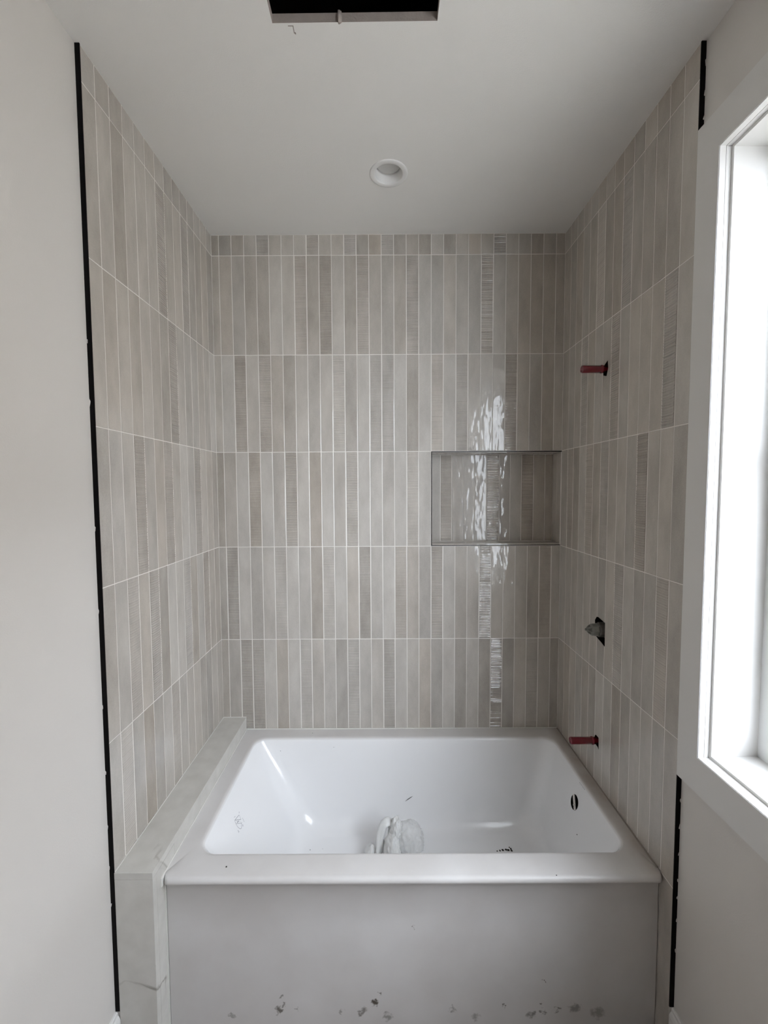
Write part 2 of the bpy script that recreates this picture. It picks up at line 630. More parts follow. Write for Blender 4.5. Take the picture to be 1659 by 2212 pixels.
# tiled alcove walls: the substrate shows only in the joints
SB = 0.0009
NX0, NX1, NZ0, NZ1, NY = 0.1965, 0.7975, Z1 - 3 * CH + .0015, Z1 - 2 * CH - .0015, 0.0925
wall_back = struct(obj('wall_back', boxes((-0.95, NX0, SB, 0.13, FZ, HC), (NX1, 0.955, SB, .13, FZ, HC),
                                   (NX0, NX1, SB, .13, FZ, NZ0), (NX0, NX1, SB, .13, NZ1, HC), (NX0, NX1, NY, .13, NZ0, NZ1)), 'grout'),
                   'alcove back wall of stacked vertical beige tiles with a recessed niche')
wall_tl = struct(obj('wall_alcove_left', boxes((-0.95, -XW - SB, YL + .0022, SB, FZ, HC)), 'grout'),
                 'left alcove wall of stacked vertical beige tiles')
wall_tr = struct(obj('wall_alcove_right', boxes((XW + SB, 0.835, YR + .0022, SB, FZ, HC)), 'grout'),
                 'right alcove wall of stacked vertical beige tiles')
void_r = struct(obj('stud_space', boxes((0.93, 0.955, YR + .0022, SB, FZ, HC)), 'dark'))

# ------------------------------------------------------------------ tiles
_cache = {}
TB = 0.0011


def tile_mesh(w, h, kind):
    key = (round(w, 4), round(h, 4), kind)
    if key in _cache:
        return _cache[key]
    bm = bmesh.new()
    if kind == 0:
        bev = 0.0012
        rings = []
        for inset, y in ((0, TB), (0, 0.0005), (bev, 0)):
            x, z = w / 2 - inset, h / 2 - inset
            rings.append([bm.verts.new(p) for p in ((-x, y, -z), (x, y, -z), (x, y, z), (-x, y, z))])
        for p, q in zip(rings, rings[1:]):
            for i in range(4):
                j = (i + 1) % 4
                bm.faces.new((p[i], p[j], q[j], q[i]))
        bm.faces.new(rings[-1])
    else:
        rr = random.Random(kind * 77 + int(h * 1000))
        n = max(3, round(h / 0.0079))
        st = h / n
        amp = 0.0013 if kind < 4 else 0.00055
        prof = [(-h / 2, 0.0006)]
        for i in range(n):
            z = -h / 2 + i * st
            k = amp * (0.55 + 0.7 * rr.random())
            if kind >= 4 and rr.random() < .35:
                k *= .2
            j = (rr.random() - .5) * st * .18
            prof += [(z + st * .18, 0.0006), (z + st * .45 + j, 0.0004 - k), (z + st * .72 + j, 0.0004 - k)]
        prof.append((h / 2, 0.0006))
        xs = w / 2 - 0.0018
        L = [bm.verts.new((-xs, y, z)) for z, y in prof]
        Rr = [bm.verts.new((xs, y, z)) for z, y in prof]
        L2 = [bm.verts.new((-w / 2, TB, z)) for z, y in (prof[0], prof[-1])]
        R2 = [bm.verts.new((w / 2, TB, z)) for z, y in (prof[0], prof[-1])]
        for i in range(len(prof) - 1):
            bm.faces.new((L[i], Rr[i], Rr[i + 1], L[i + 1]))
        bm.faces.new([L2[0]] + L + [L2[1]])
        bm.faces.new([R2[1]] + Rr[::-1] + [R2[0]])
        bm.faces.new((L[0], L2[0], R2[0], Rr[0]))
        bm.faces.new((L[-1], Rr[-1], R2[1], L2[1]))
    bmesh.ops.recalc_face_normals(bm, faces=bm.faces[:])
    # recalc on an open shell may turn it inside out: the face side must look to -y
    s = sum(f.normal.y * f.calc_area() for f in bm.faces)
    if s > 0:
        bmesh.ops.reverse_faces(bm, faces=bm.faces[:])
    me = bpy.data.meshes.new('tile')
    bm.to_mesh(me)
    bm.free()
    me.materials.append(M['tile'])
    _cache[key] = me
    return me


def put_tile(parent, side, a0, a1, z0, z1, kind, tone, warm, plane=0.0):
    """side: back / left / right; a0..a1 along the wall (x or y), joint taken off"""
    w, h = (a1 - a0) - G, (z1 - z0) - G
    if w < 0.004 or h < 0.004:
        return None
    o = bpy.data.objects.new('tile', tile_mesh(w, h, kind))
    COL.objects.link(o)
    o.parent = parent
    c, zc = (a0 + a1) / 2, (z0 + z1) / 2
    pr = (R.random() - .5) * 0.0005
    if side == 'back':
        o.location = (c, plane + pr, zc)
    elif side == 'left':
        o.location = (-XW + pr, c, zc)
        o.rotation_euler = (0, 0, math.pi / 2)
    else:
        o.location = (XW + pr, c, zc)
        o.rotation_euler = (0, 0, -math.pi / 2)
    o['tone'] = float(tone)
    o['warm'] = float(warm)
    return o


def tones():
    return max(-1, min(1, R.gauss(0, 0.42))), max(0, min(1, R.gauss(0.35, 0.3)))


# ribbed tiles, (row, column): 1 = strongly ribbed, 4 = faintly ribbed
RB = {(0, 4): 1, (0, 8): 1, (0, 11): 1, (0, 14): 1, (0, 23): 1,
      (1, 7): 1, (1, 9): 2, (1, 12): 3, (1, 16): 1, (1, 22): 2,
      (2, 2): 2, (2, 4): 1, (2, 10): 3, (2, 13): 4, (2, 14): 5, (2, 18): 4, (2, 20): 5, (2, 24): 3,
      (3, 3): 4, (3, 6): 1, (3, 11): 2, (3, 16): 4,
      (4, 1): 2, (4, 5): 5, (4, 9): 4, (4, 12): 5, (4, 15): 4, (4, 18): 1, (4, 22): 2, (4, 27): 4,
      (5, 2): 1, (5, 3): 2, (5, 7): 4, (5, 11): 3, (5, 14): 1, (5, 23): 2, (5, 26): 4}
# tiles whose shade stands out: (tone, warmth)
TB_T = {(0, 0): (-.8, .5), (0, 2): (-.7, .6), (0, 15): (-.8, .3), (0, 17): (-.8, .5), (0, 18): (.5, 0), (0, 19): (-.7, .2),
        (0, 26): (-.7, .7), (0, 24): (.2, 0), (0, 25): (.2, 0),
        (1, 3): (-.3, .6), (1, 4): (-.6, .6), (1, 6): (.5, .4), (1, 8): (-.6, .6), (1, 9): (-.8, .6), (1, 11): (-.5, .6),
        (1, 12): (.0, .5), (1, 16): (-.1, .3), (1, 17): (.1, 0), (1, 18): (-.1, 0), (1, 22): (-.3, .5), (1, 26): (-.2, .8), (1, 27): (-.4, .8),
        (2, 2): (-.5, .5), (2, 3): (.5, .3), (2, 4): (-.2, .5), (2, 6): (-.5, .5), (2, 7): (.5, .3), (2, 9): (.5, .3), (2, 12): (.6, .1), (2, 13): (.1, .1),
        (2, 15): (.6, 0), (2, 17): (.6, 0), (2, 20): (-.4, .2), (2, 24): (-.5, .5), (2, 25): (.1, .6), (2, 27): (-.3, .8),
        (3, 0): (-.8, .6), (3, 1): (-.3, .4), (3, 2): (.5, 0), (3, 3): (-.6, .8), (3, 4): (.5, 0), (3, 5): (-.1, .2), (3, 6): (-.5, .4), (3, 7): (.6, .2),
        (3, 8): (-.4, .9), (3, 9): (.6, .1), (3, 10): (.0, .3), (3, 11): (.0, .3), (3, 12): (.6, 0), (3, 13): (.5, 0), (3, 14): (.2, .1), (3, 15): (.5, 0), (3, 17): (.6, 0),
        (4, 0): (-.4, .1), (4, 1): (-.9, .1), (4, 2): (.5, 0), (4, 3): (-.4, .0), (4, 4): (.2, .1), (4, 5): (.2, .1), (4, 6): (.7, 0), (4, 7): (.0, 0),
        (4, 10): (.5, 0), (4, 12): (-.8, .2), (4, 13): (.2, 0), (4, 14): (.8, 0), (4, 17): (-.1, 0), (4, 19): (.5, 0), (4, 27): (-.2, .8),
        (5, 1): (-.2, 0), (5, 2): (-.7, .1), (5, 3): (-.6, .1), (5, 4): (.6, 0), (5, 6): (.6, 0), (5, 9): (.4, 0), (5, 10): (-.6, 0), (5, 11): (.1, 0),
        (5, 12): (.2, 0), (5, 14): (-.5, 0), (5, 15): (.6, 0), (5, 22): (-.5, .3), (5, 23): (-.4, .3)}
XE = [-XW - .0005] + [-0.7663 + 0.05651 * k for k in range(28)] + [XW + .0005]
for r in range(6):
    zt, zb = LINES[r], LINES[r + 1]
    if r == 5:
        zb = RIM + 0.001
    for c in range(29):
        if r == 3 and c >= 18:
            continue
        t, wm = TB_T.get((r, c), None) or tones()
        k = RB.get((r, c), 0)
        put_tile(wall_back, 'back', XE[c], XE[c + 1], zb, zt, k, t - (.15 if k else 0), wm)

# the niche: tiles on its back, plain slips round it, a black edge profile
NE = [NX0 + .002, .2499, .3053, .3606, .4158, .4744, .5366, .5889, .6443, .7029, .7583, NX1 - .001]
NK = {1: 4, 5: 2, 8: 1}
NT = {0: (-.1, 0), 1: (-.4, .5), 2: (-.5, .4), 3: (-.3, .3), 4: (-.6, .4), 5: (-.6, .5), 6: (-.4, .2), 7: (-.1, 0), 8: (-.5, .9), 9: (-.4, .9), 10: (-.5, .9)}
for i in range(11):
    put_tile(wall_back, 'back', NE[i], NE[i + 1], NZ0 + .010, NZ1 - .008, NK.get(i, 0), NT[i][0], NT[i][1], NY - .0015)


def slip(name, b):
    o = obj(name, bevel_box(b, .0008, 1), 'tile', wall_back)
    o['tone'], o['warm'] = 0.0, 0.4
    return o


slip('niche_shelf', (NX0 + .003, NX1, 0.0022, NY, NZ0, NZ0 + .009))
slip('niche_top', (NX0 + .003, NX1, 0.0022, NY, NZ1 - .007, NZ1))
slip('niche_side', (NX0, NX0 + .002, 0.0022, NY, NZ0 + .009, NZ1 - .007))
slip('niche_side', (NX1 - .001, NX1 + .001, 0.045, NY, NZ0 + .009, NZ1 - .007))
slip('niche_side', (NX1 - .001, NX1 + .001, 0.0022, 0.0425, NZ0 + .009, NZ1 - .007))
nt_ = obj('niche_edge_profile', boxes((NX0 - .0012, NX1 + .002, -.0012, .004, NZ1 - .0040, NZ1 + .0008),
                                      (NX0 - .0012, NX1 + .002, -.0012, .004, NZ0 - .0008, NZ0 + .0022),
                                      (NX0 - .0012, NX0 + .0020, -.0012, .004, NZ0 + .0022, NZ1 - .0040)), 'niche_black', wall_back)
nt_['label'] = 'thin black metal edge round the niche'

LK = {(1, 6): 1, (1, 9): 4, (2, 7): 1, (3, 3): 1, (3, 6): 2, (3, 10): 3, (4, 2): 4, (4, 4): 1, (4, 8): 2, (4, 11): 4, (5, 1): 4, (5, 6): 4}
LT = {(0, 1): (-.6, .4), (0, 2): (-.5, .5), (0, 8): (-.7, .4), (1, 0): (-.3, .5), (1, 1): (.3, .4), (1, 2): (-.7, .7), (1, 3): (.2, .5), (1, 4): (.2, .5), (1, 6): (-.5, .5),
      (2, 0): (.1, .5), (2, 1): (.0, .8), (2, 2): (.4, .6), (2, 3): (-.1, .8), (2, 4): (.3, .5), (2, 6): (-.5, .4), (2, 7): (-.5, .4), (3, 3): (-.5, .5), (3, 6): (-.4, .5),
      (3, 8): (.7, 0), (4, 2): (.0, .4), (4, 3): (.1, .7), (4, 4): (-.5, .3), (4, 6): (.6, 0), (4, 8): (.1, 0), (5, 4): (-.5, .1), (5, 5): (.4, 0), (5, 0): (.2, .1)}
RK = {(1, 5): 4, (1, 8): 4, (2, 1): 1, (2, 6): 2, (2, 10): 4, (3, 3): 1, (3, 7): 4, (3, 9): 2, (3, 12): 4, (4, 1): 4, (4, 5): 1}
RT = {(0, 1): (-.4, .9), (0, 2): (-.2, .8), (1, 2): (-.5, .5), (1, 1): (-.3, .4), (1, 6): (-.4, .9), (2, 1): (-.2, .1), (3, 3): (-.6, .5), (3, 0): (-.5, .2), (3, 4): (-.3, .2),
      (3, 2): (.2, .4), (4, 2): (-.6, .1), (4, 0): (-.4, .3), (5, 4): (-.5, .2), (5, 3): (.3, .2), (5, 2): (.2, .2)}
LE = [YL + .002] + [-0.7726 + 0.05966 * k for k in range(13)] + [0.0005]
RE = [YR + .002] + [-0.7632 + 0.05829 * k for k in range(13)] + [0.0005]
right_tiles = []
for side, E_, K_, T_, wall in (('left', LE, LK, LT, wall_tl), ('right', RE, RK, RT, wall_tr)):
    for r in range(6):
        zt, zb = LINES[r], LINES[r + 1]
        if r == 5:
            zb = LEDGE + .0005 if side == 'left' else RIM + .001
        for c in range(14):
            z0 = zb
            if side == 'right' and r == 5 and c == 0:
                z0 = LINES[6]
            t, wm = T_.get((r, c), None) or tones()
            k = K_.get((r, c), 0)
            o = put_tile(wall, side, E_[c], E_[c + 1], z0, zt, k, t - (.1 if k else 0), wm)
            if side == 'right':
                right_tiles.append((o, E_[c], E_[c + 1], z0, zt))
o = put_tile(wall_tr, 'right', RE[0], RE[1], FZ + .004, LINES[6], 0, .1, .3)

# pipe and valve openings through the right wall
VALVE = [(-0.4145, 1.119), (-0.4175, 1.027), (-0.393, 1.035), (-0.366, 1.041), (-0.343, 1.048), (-0.339, 1.107), (-0.352, 1.123), (-0.366, 1.126)]
HOLE_U = [(-0.392, 2.092), (-0.397, 2.064), (-0.386, 2.036), (-0.362, 2.044), (-0.358, 2.070), (-0.370, 2.082)]
HOLE_L = [(-0.388, 0.659), (-0.390, 0.610), (-0.380, 0.618), (-0.359, 0.620), (-0.356, 0.648), (-0.366, 0.659)]
bpy.context.view_layer.update()
for poly in (VALVE, HOLE_U, HOLE_L):
    cut(wall_tr, prism_x(poly, 0.78, 0.86))
    y0, y1 = min(p[0] for p in poly), max(p[0] for p in poly)
    z0, z1 = min(p[1] for p in poly), max(p[1] for p in poly)
    for o, a0, a1, b0, b1 in right_tiles:
        if o and a1 > y0 and a0 < y1 and b1 > z0 and b0 < z1:
            # solidify the tile before cutting
            bm = bmesh.new()
            bm.from_mesh(o.data)
            bmesh.ops.holes_fill(bm, edges=bm.edges[:], sides=0)
            bmesh.ops.recalc_face_normals(bm, faces=bm.faces[:])
            me = bpy.data.meshes.new('tile')
            bm.to_mesh(me)
            bm.free()
            me.materials.append(M['tile'])
            o.data = me
            cut(o, prism_x(poly, 0.78, 0.86))

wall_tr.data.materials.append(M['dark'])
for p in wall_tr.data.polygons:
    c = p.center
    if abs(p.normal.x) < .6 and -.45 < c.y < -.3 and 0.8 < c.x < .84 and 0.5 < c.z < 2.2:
        p.material_index = 1  # cut faces coloured black for the shade inside the holes

# black edge profiles closing the tile ends
t1 = struct(obj('trim_1', boxes((-XD - .0005, -XW + .0006, YL - .0008, YL + .0022, 0.113, HC)), 'black'), 'black metal tile edge strip on the left')
t2 = struct(obj('trim_2', boxes((XW - .0006, XD + .0003, YR - .0008, YR + .0022, 0.113, HC)), 'black'), 'black metal tile edge strip on the right')


def crumbs(parent, x, y, zs, sgn):
    for z in zs:
        bm = bmesh.new()
        bmesh.ops.create_icosphere(bm, subdivisions=1, radius=1.0)
        for v in bm.verts:
            v.co = Vector((v.co.x * .0028 + x, v.co.y * .002 + y, v.co.z * R.uniform(.003, .012) + z)) + Vector((R.uniform(-.001, .001), 0, R.uniform(-.002, .002)))
        child('plaster_crumb', bm, 'paint', parent)


crumbs(t1, -XD - .0005, YL - .001, (2.02, 1.86, 1.52, 1.29, 1.02, 0.83, 0.67, 0.55, .44), 1)
crumbs(t2, XD - .0002, YR - .001, (2.72, 2.64, 2.58, .74, .66, .58, .50, .45, .38, .29), -1)


def baseboard(name, x, inward, y1, label):
    prof = [(0, FZ), (0.014, FZ), (0.014, 0.088), (0.0105, 0.097), (0.007, 0.101), (0.007, 0.109), (0.004, 0.1125), (0, 0.1125)]
    bm = bmesh.new()
    a = [bm.verts.new((x + inward * d, y1, z)) for d, z in prof]
    b = [bm.verts.new((x + inward * d, REAR, z)) for d, z in prof]
    bm.faces.new(a)
    bm.faces.new(b)
    for i in range(len(prof)):
        j = (i + 1) % len(prof)
        bm.faces.new((a[i], a[j], b[j], b[i]))
    return struct(obj(name, bm, 'trim_white'), label)


baseboard('baseboard_left', -XD, 1, YL - .0010, 'white skirting board at the foot of the left wall')
baseboard('baseboard_right', XD, -1, YR - .0010, 'white skirting board below the window wall')

# ------------------------------------------------------------------ window
CX = 0.7945            # casing face
CO = (-2.49, -0.8265, 0.817, 2.5475)     # outer y0,y1,z0,z1
CI = (-2.405, -0.9035, 0.916, 2.4515)    # inner
win = bpy.data.objects.new('window_1', None)
COL.objects.link(win)
win.location = (XD, (WY0 + WY1) / 2, WZ0)
struct(win, 'white framed window with deep reveal in the right wall')


def mitred(o_, i_, x0, x1, edge):
    """one board of a picture frame: the face between two rectangles, mitred"""
    oy0, oy1, oz0, oz1 = o_
    iy0, iy1, iz0, iz1 = i_
    P = {'left': ((oy1, oz0), (oy1, oz1), (iy1, iz1), (iy1, iz0)),
         'right': ((oy0, oz0), (oy0, oz1), (iy0, iz1), (iy0, iz0)),
         'top': ((oy0, oz1), (oy1, oz1), (iy1, iz1), (iy0, iz1)),
         'bottom': ((oy0, oz0), (oy1, oz0), (iy1, iz0), (iy0, iz0))}[edge]
    bm = prism_x(P, x0, x1)
    return bm


for e in ('left', 'right', 'top', 'bottom'):
    bm = mitred(CO, CI, CX, XD, e)
    bmesh.ops.recalc_face_normals(bm, faces=bm.faces[:])
    bmesh.ops.bevel(bm, geom=[ed for ed in bm.edges if ed.calc_length() > .5], offset=.0014, segments=2, affect='EDGES')
    child('casing', bm, 'trim_white', win)
JI = (CI[0] + .008, CI[1] - .0075, CI[2] + .0075, CI[3] - .0075)
JO = (CI[0] - .004, CI[1] + .004, CI[2] - .004, CI[3] + .004)
for e in ('left', 'right', 'top', 'bottom'):
    child('casing_return', mitred(JO, CI, XD, 0.8245, e), 'trim_white', win)
    child('jamb', mitred(JO, JI, 0.8245, 0.945, e), 'trim_white', win)
# vinyl sash frame, meeting rail and panes
SI = (JI[0] + .05, JI[1] - .05, JI[2] + .05, JI[3] - .05)
for e in ('left', 'right', 'top', 'bottom'):
    bm = mitred(JO, SI, 0.945, 0.985, e)
    bmesh.ops.recalc_face_normals(bm, faces=bm.faces[:])
    child('sash_frame', bm, 'vinyl', win)
zr = (SI[2] + SI[3]) / 2
child('meeting_rail', bevel_box((0.948, 0.985, SI[0], SI[1], zr - .02, zr + .02), .002, 1), 'vinyl', win)
child('pane', boxes((0.964, 0.967, SI[0], SI[1], SI[2], zr - .02)), 'glass', win)
child('pane', boxes((0.964, 0.967, SI[0], SI[1], zr + .02, SI[3])), 'glass', win)
# a chip of plaster lying on the sill
bm = bmesh.new()
vs = [bm.verts.new(p) for p in ((.880, -1.062, JI[2]), (.886, -1.055, JI[2]), (.878, -1.053, JI[2]), (.882, -1.057, JI[2] + .004))]
for f in ((0, 1, 2), (0, 1, 3), (1, 2, 3), (2, 0, 3)):
    bm.faces.new([vs[i] for i in f])
tag(obj('debris_chip', bm, 'chip'), 'tiny grey chip lying on the white window sill', 'debris')

lawn = struct(obj('ground', boxes((1.05, 10.5, -7.6, 9.0, -1.4, -0.6)), 'grass'), 'raised lawn terrace outside the window')  # unseen terrace, sized for the light it bounces and lets past

# unseen house added to block sky from the left wall: siding, eaves, window
M['siding'] = simple('house_siding', (0.34, 0.305, 0.27), 0.8, None, 0.2, 0.06, 1.0)
M['roofing'] = simple('house_roofing', (0.12, 0.11, 0.11), 0.9)
house = empty('neighbour_house', (5.0, 2.9, -0.6), 'taupe lap-sided house standing across the lawn outside the window', 'house')
HX, HY0, HY1, HZ = 5.0, -4.7, 8.0, 3.9
child('wall', boxes((HX + .03, HX + 4, HY0, HY1, -0.6, HZ)), 'siding', house)
bm = bmesh.new()
nb_ = 27
for i in range(nb_):
    z0 = -0.5 + i * (HZ + .45) / nb_
    z1 = z0 + (HZ + .45) / nb_ + .01
    vv = [bm.verts.new(p) for p in ((HX - .012, HY0, z0), (HX - .012, HY1, z0), (HX + .02, HY1, z1), (HX + .02, HY0, z1), (HX + .03, HY0, z0), (HX + .03, HY1, z0))]
    bm.faces.new(vv[:4])
    bm.faces.new((vv[0], vv[1], vv[5], vv[4]))
child('lap_siding', bm, 'siding', house)['kind'] = 'stuff'
bm = bmesh.new()
vv = [bm.verts.new(p) for p in ((HX - .45, HY0 - .3, HZ), (HX - .45, HY1 + .3, HZ), (HX + 2, HY1 + .3, HZ + 1.1), (HX + 2, HY0 - .3, HZ + 1.1),
                                (HX - .45, HY0 - .3, HZ - .12), (HX - .45, HY1 + .3, HZ - .12), (HX + 4.4, HY1 + .3, HZ - .12), (HX + 4.4, HY0 - .3, HZ - .12), (HX + 4.4, HY1 + .3, HZ), (HX + 4.4, HY0 - .3, HZ))]
for f in ((0, 1, 2, 3), (4, 5, 6, 7), (0, 1, 5, 4), (3, 2, 8, 9), (7, 6, 8, 9), (0, 3, 9, 7, 4), (1, 2, 8, 6, 5)):
    bm.faces.new([vv[i] for i in f])
child('roof', bm, 'roofing', house)
wf = child('window_frame', boxes((HX - .04, HX + .03, 1.0, 1.08, 1.2, 2.6), (HX - .04, HX + .03, 1.92, 2.0, 1.2, 2.6), (HX - .04, HX + .03, 1.08, 1.92, 2.52, 2.6), (HX - .04, HX + .03, 1.08, 1.92, 1.2, 1.28)), 'vinyl', house)
wp = child('window_pane', boxes((HX - .016, HX - .013, 1.08, 1.92, 1.28, 2.52)), 'niche_black', house)

# ------------------------------------------------------------------ bathtub
NC, NEDGE = 8, 14


def rrect(x0, x1, y0, y1, r, z):
    pts = []
    cs = ((x1 - r, y1 - r, 0), (x0 + r, y1 - r, 90), (x0 + r, y0 + r, 180), (x1 - r, y0 + r, 270))
    for i, (cx, cy, a0) in enumerate(cs):
        for k in range(NC + 1):
            a = math.radians(a0 + 90 * k / NC)
            pts.append(Vector((cx + r * math.cos(a), cy + r * math.sin(a), z)))
        nx = cs[(i + 1) % 4]
        a = math.radians(a0 + 90)
        p = pts[-1]
        q = Vector((nx[0] + r * math.cos(math.radians(nx[2])), nx[1] + r * math.sin(math.radians(nx[2])), z))
        for k in range(1, NEDGE):
            pts.append(p.lerp(q, k / NEDGE))
    return pts


TX0, TX1, TY0, TY1 = -0.6872, 0.7985, -0.7655, -0.0005
AP = TY0
rings = [rrect(TX0, TX1, AP, TY1, .004, FZ + .0005), rrect(TX0, TX1, AP, TY1, .004, 0.30), rrect(TX0, TX1, AP, TY1, .004, .449),
         rrect(TX0, TX1, AP - .0015, TY1, .005, .4515),
         rrect(TX0, TX1, AP - .0185, TY1, .014, .4535), rrect(TX0, TX1, AP - .0225, TY1, .018, .4575),
         rrect(TX0, TX1, AP - .0235, TY1, .020, .464), rrect(TX0, TX1, AP - .0215, TY1, .020, .4705), rrect(TX0, TX1, AP - .0165, TY1, .018, .4744),
         rrect(TX0, TX1, AP - .010, TY1, .015, RIM)]
B0 = (-.6300, .7560, -.7045, -.0660)      # opening
for ins, z in ((-.004, RIM), (0, .4751), (.004, .4738), (.008, .4712), (.0115, .467), (.014, .460)):
    rings.append(rrect(B0[0] + ins, B0[1] - ins, B0[2] + ins, B0[3] - ins, .058, z))
BT = (-.616, .742, -.6905, -.080)
BF = (-.400, .640, -.6350, -.142)     # meets the floor
for s in (.15, .3, .45, .6, .74, .86):
    x0, x1, y0, y1 = (BT[i] + (BF[i] - BT[i]) * s for i in range(4))
    rings.append(rrect(x0, x1, y0, y1, .058 + .02 * s, .460 + (.118 - .460) * s))
x0, x1, y0, y1 = BF
for k in range(1, 7):
    a = math.pi / 2 * k / 6
    ins = .052 * (1 - math.cos(a))
    z = .166 - .068 * math.sin(a)
    t = .86 + .14 * math.sin(a)
    rings.append(rrect(*(BT[i] + (BF[i] - BT[i]) * t + (ins if i in (0, 2) else -ins) for i in range(4)), .085 + ins * .5, min(z, .4)))
cx_, cy_ = (BF[0] + BF[1]) / 2 + .05, (BF[2] + BF[3]) / 2
base = rings[-1]
for s in (.75, .5, .25):
    rings.append([Vector((cx_ + (p.x - cx_) * s, cy_ + (p.y - cy_) * s, .098 - .004 * (1 - s))) for p in base])
bm = bmesh.new()
rv = [[bm.verts.new(p) for p in r] for r in rings]
for p, q in zip(rv, rv[1:]):
    n = len(p)
    for i in range(n):
        j = (i + 1) % n
        bm.faces.new((p[i], p[j], q[j], q[i]))
bm.faces.new(rv[0])
c = bm.verts.new((cx_, cy_, .094))
for i in range(len(rv[-1])):
    bm.faces.new((rv[-1][i], rv[-1][(i + 1) % len(rv[-1])], c))
tub = empty('bathtub', (TX0, AP, FZ), 'white enamel alcove bathtub with a flat apron and dusty rim', 'bathtub')
shell = child('tub_shell', bm, 'enamel', tub, True)
bpy.context.view_layer.update()

# overflow opening in the right end
OV = Vector((0.7085, -0.3700, 0.3900))
wall_n = Vector((-(.460 - .118), 0, -(.742 - .640))).normalized() * -1     # out of the basin, to the right
wall_n = Vector((.342, 0, -.102)).normalized()
u_ = Vector((0, 1, 0))
w_ = wall_n.cross(u_).normalized()
bm = bmesh.new()
ra, rb_ = .0275, .0275
A = [bm.verts.new(OV - wall_n * .05 + u_ * (ra * math.cos(t)) + w_ * (rb_ * math.sin(t))) for t in [2 * math.pi * k / 36 for k in range(36)]]
B = [bm.verts.new(OV + wall_n * .05 + u_ * (ra * math.cos(t)) + w_ * (rb_ * math.sin(t))) for t in [2 * math.pi * k / 36 for k in range(36)]]
bm.faces.new(A)
bm.faces.new(B)
for k in range(36):
    bm.faces.new((A[k], A[(k + 1) % 36], B[(k + 1) % 36], B[k]))
cut(shell, bm)
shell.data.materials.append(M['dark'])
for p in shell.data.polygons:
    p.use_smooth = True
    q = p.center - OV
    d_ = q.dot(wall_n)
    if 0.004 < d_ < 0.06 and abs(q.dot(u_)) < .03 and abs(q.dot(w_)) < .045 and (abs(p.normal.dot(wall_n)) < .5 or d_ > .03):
        p.material_index = 1  # shade inside the overflow painted on as black
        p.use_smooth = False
md = shell.modifiers.new('edges', 'EDGE_SPLIT')
md.split_angle = math.radians(50)

dg = bpy.context.evaluated_depsgraph_get()
bm = bmesh.new()
bm.from_mesh(shell.data)
TREE = BVHTree.FromBMesh(bm)
bm.free()


def hit(u, v):
    loc, nor, idx, d = TREE.ray_cast(CAM, pix_ray(u, v).normalized())
    if nor is not None and nor.dot(pix_ray(u, v)) > 0:
        nor = -nor
    return loc, nor


def ribbon(bm, pts, width):
    """thin flat stroke lying on the enamel"""
    P = []
    for u, v in pts:
        loc, nor = hit(u, v)
        if loc is None:
            return
        P.append((loc + nor * .0004, nor))
    L = []
    for i, (p, n) in enumerate(P):
        d = (P[min(i + 1, len(P) - 1)][0] - P[max(i - 1, 0)][0]).normalized()
        s = n.cross(d).normalized() * width / 2
        L.append((bm.verts.new(p + s), bm.verts.new(p - s)))
    for (a, b), (c, d) in zip(L, L[1:]):
        bm.faces.new((a, b, d, c))


def em(x, y):
    return 480 + x / 20.74, 1730 + y / 20.74


bm = bmesh.new()
for st, w in (([(755, 630), (655, 750), (560, 870)], .0020), ([(560, 870), (700, 855), (835, 830)], .0022), ([(835, 830), (795, 730), (755, 630)], .0013),
              ([(560, 870), (580, 950), (610, 1020), (650, 1110), (710, 1190), (775, 1240), (830, 1252), (862, 1215), (862, 1110), (860, 990)], .0018),
              ([(620, 1025), (745, 1012), (875, 1000)], .0016), ([(875, 1000), (862, 940)], .0014), ([(655, 960), (690, 945), (745, 905)], .0034),
              ([(690, 990), (700, 950)], .0020), ([(795, 920), (800, 965)], .0014), ([(918, 1050), (924, 1150)], .0034), ([(712, 1310), (718, 1365)], .0026),
              ([(722, 1370), (736, 1420)], .0026), ([(745, 1395), (760, 1365)], .0014), ([(757, 480), (753, 560)], .0022), ([(905, 760), (945, 860), (985, 950)], .0016),
              ([(525, 750), (590, 690)], .0013)):
    ribbon(bm, [em(*p) for p in st], w)
e_ = child('printed_mark', bm, 'print', tub)
e_['label'] = 'small grey printed emblem on the sloping end'
bm = bmesh.new()
for k in range(7):
    x, y = 1003 + 157 * k / 6.5, 700 + 215 * k / 6.5
    x, y = 1180 + x / 13.825, 1640 + y / 13.825
    ribbon(bm, [(x - .9, y + 1.3), (x + .9, y - 1.3)], .0016)
    if k % 2 == 0:
        ribbon(bm, [(x - .5, y - .6), (x + .9, y + 1.0)], .0013)
e_ = child('printed_mark', bm, 'print', tub)
e_['label'] = 'tiny grey print beside the overflow opening'
# the overflow bracket behind the opening
c0 = OV + wall_n * .010
bm = bmesh.new()
dirb = (w_ * (1.0 if w_.z < 0 else -1.0) + u_ * -.95).normalized()
side = wall_n.cross(dirb).normalized()
for s0, s1, h0 in ((-.0262, .0262, .0055),):
    P = [c0 + dirb * a + side * b + wall_n * d for a in (s0, s1) for b in (-h0, h0) for d in (0, .003)]
    vv = [bm.verts.new(p) for p in P]
    for f in ((0, 1, 3, 2), (4, 5, 7, 6), (0, 1, 5, 4), (2, 3, 7, 6), (0, 2, 6, 4), (1, 3, 7, 5)):
        bm.faces.new([vv[i] for i in f])
lathe(bm, [(0, -.004), (.0035, -.003), (.0035, .002), (0, .002)], wall_n, c0 + dirb * .010, 12)
child('overflow_bracket', bm, 'bracket', tub)
bm = lathe(bmesh.new(), [(.040, 0), (.040, .04), (0, .04)], wall_n, OV + wall_n * .028, 24)
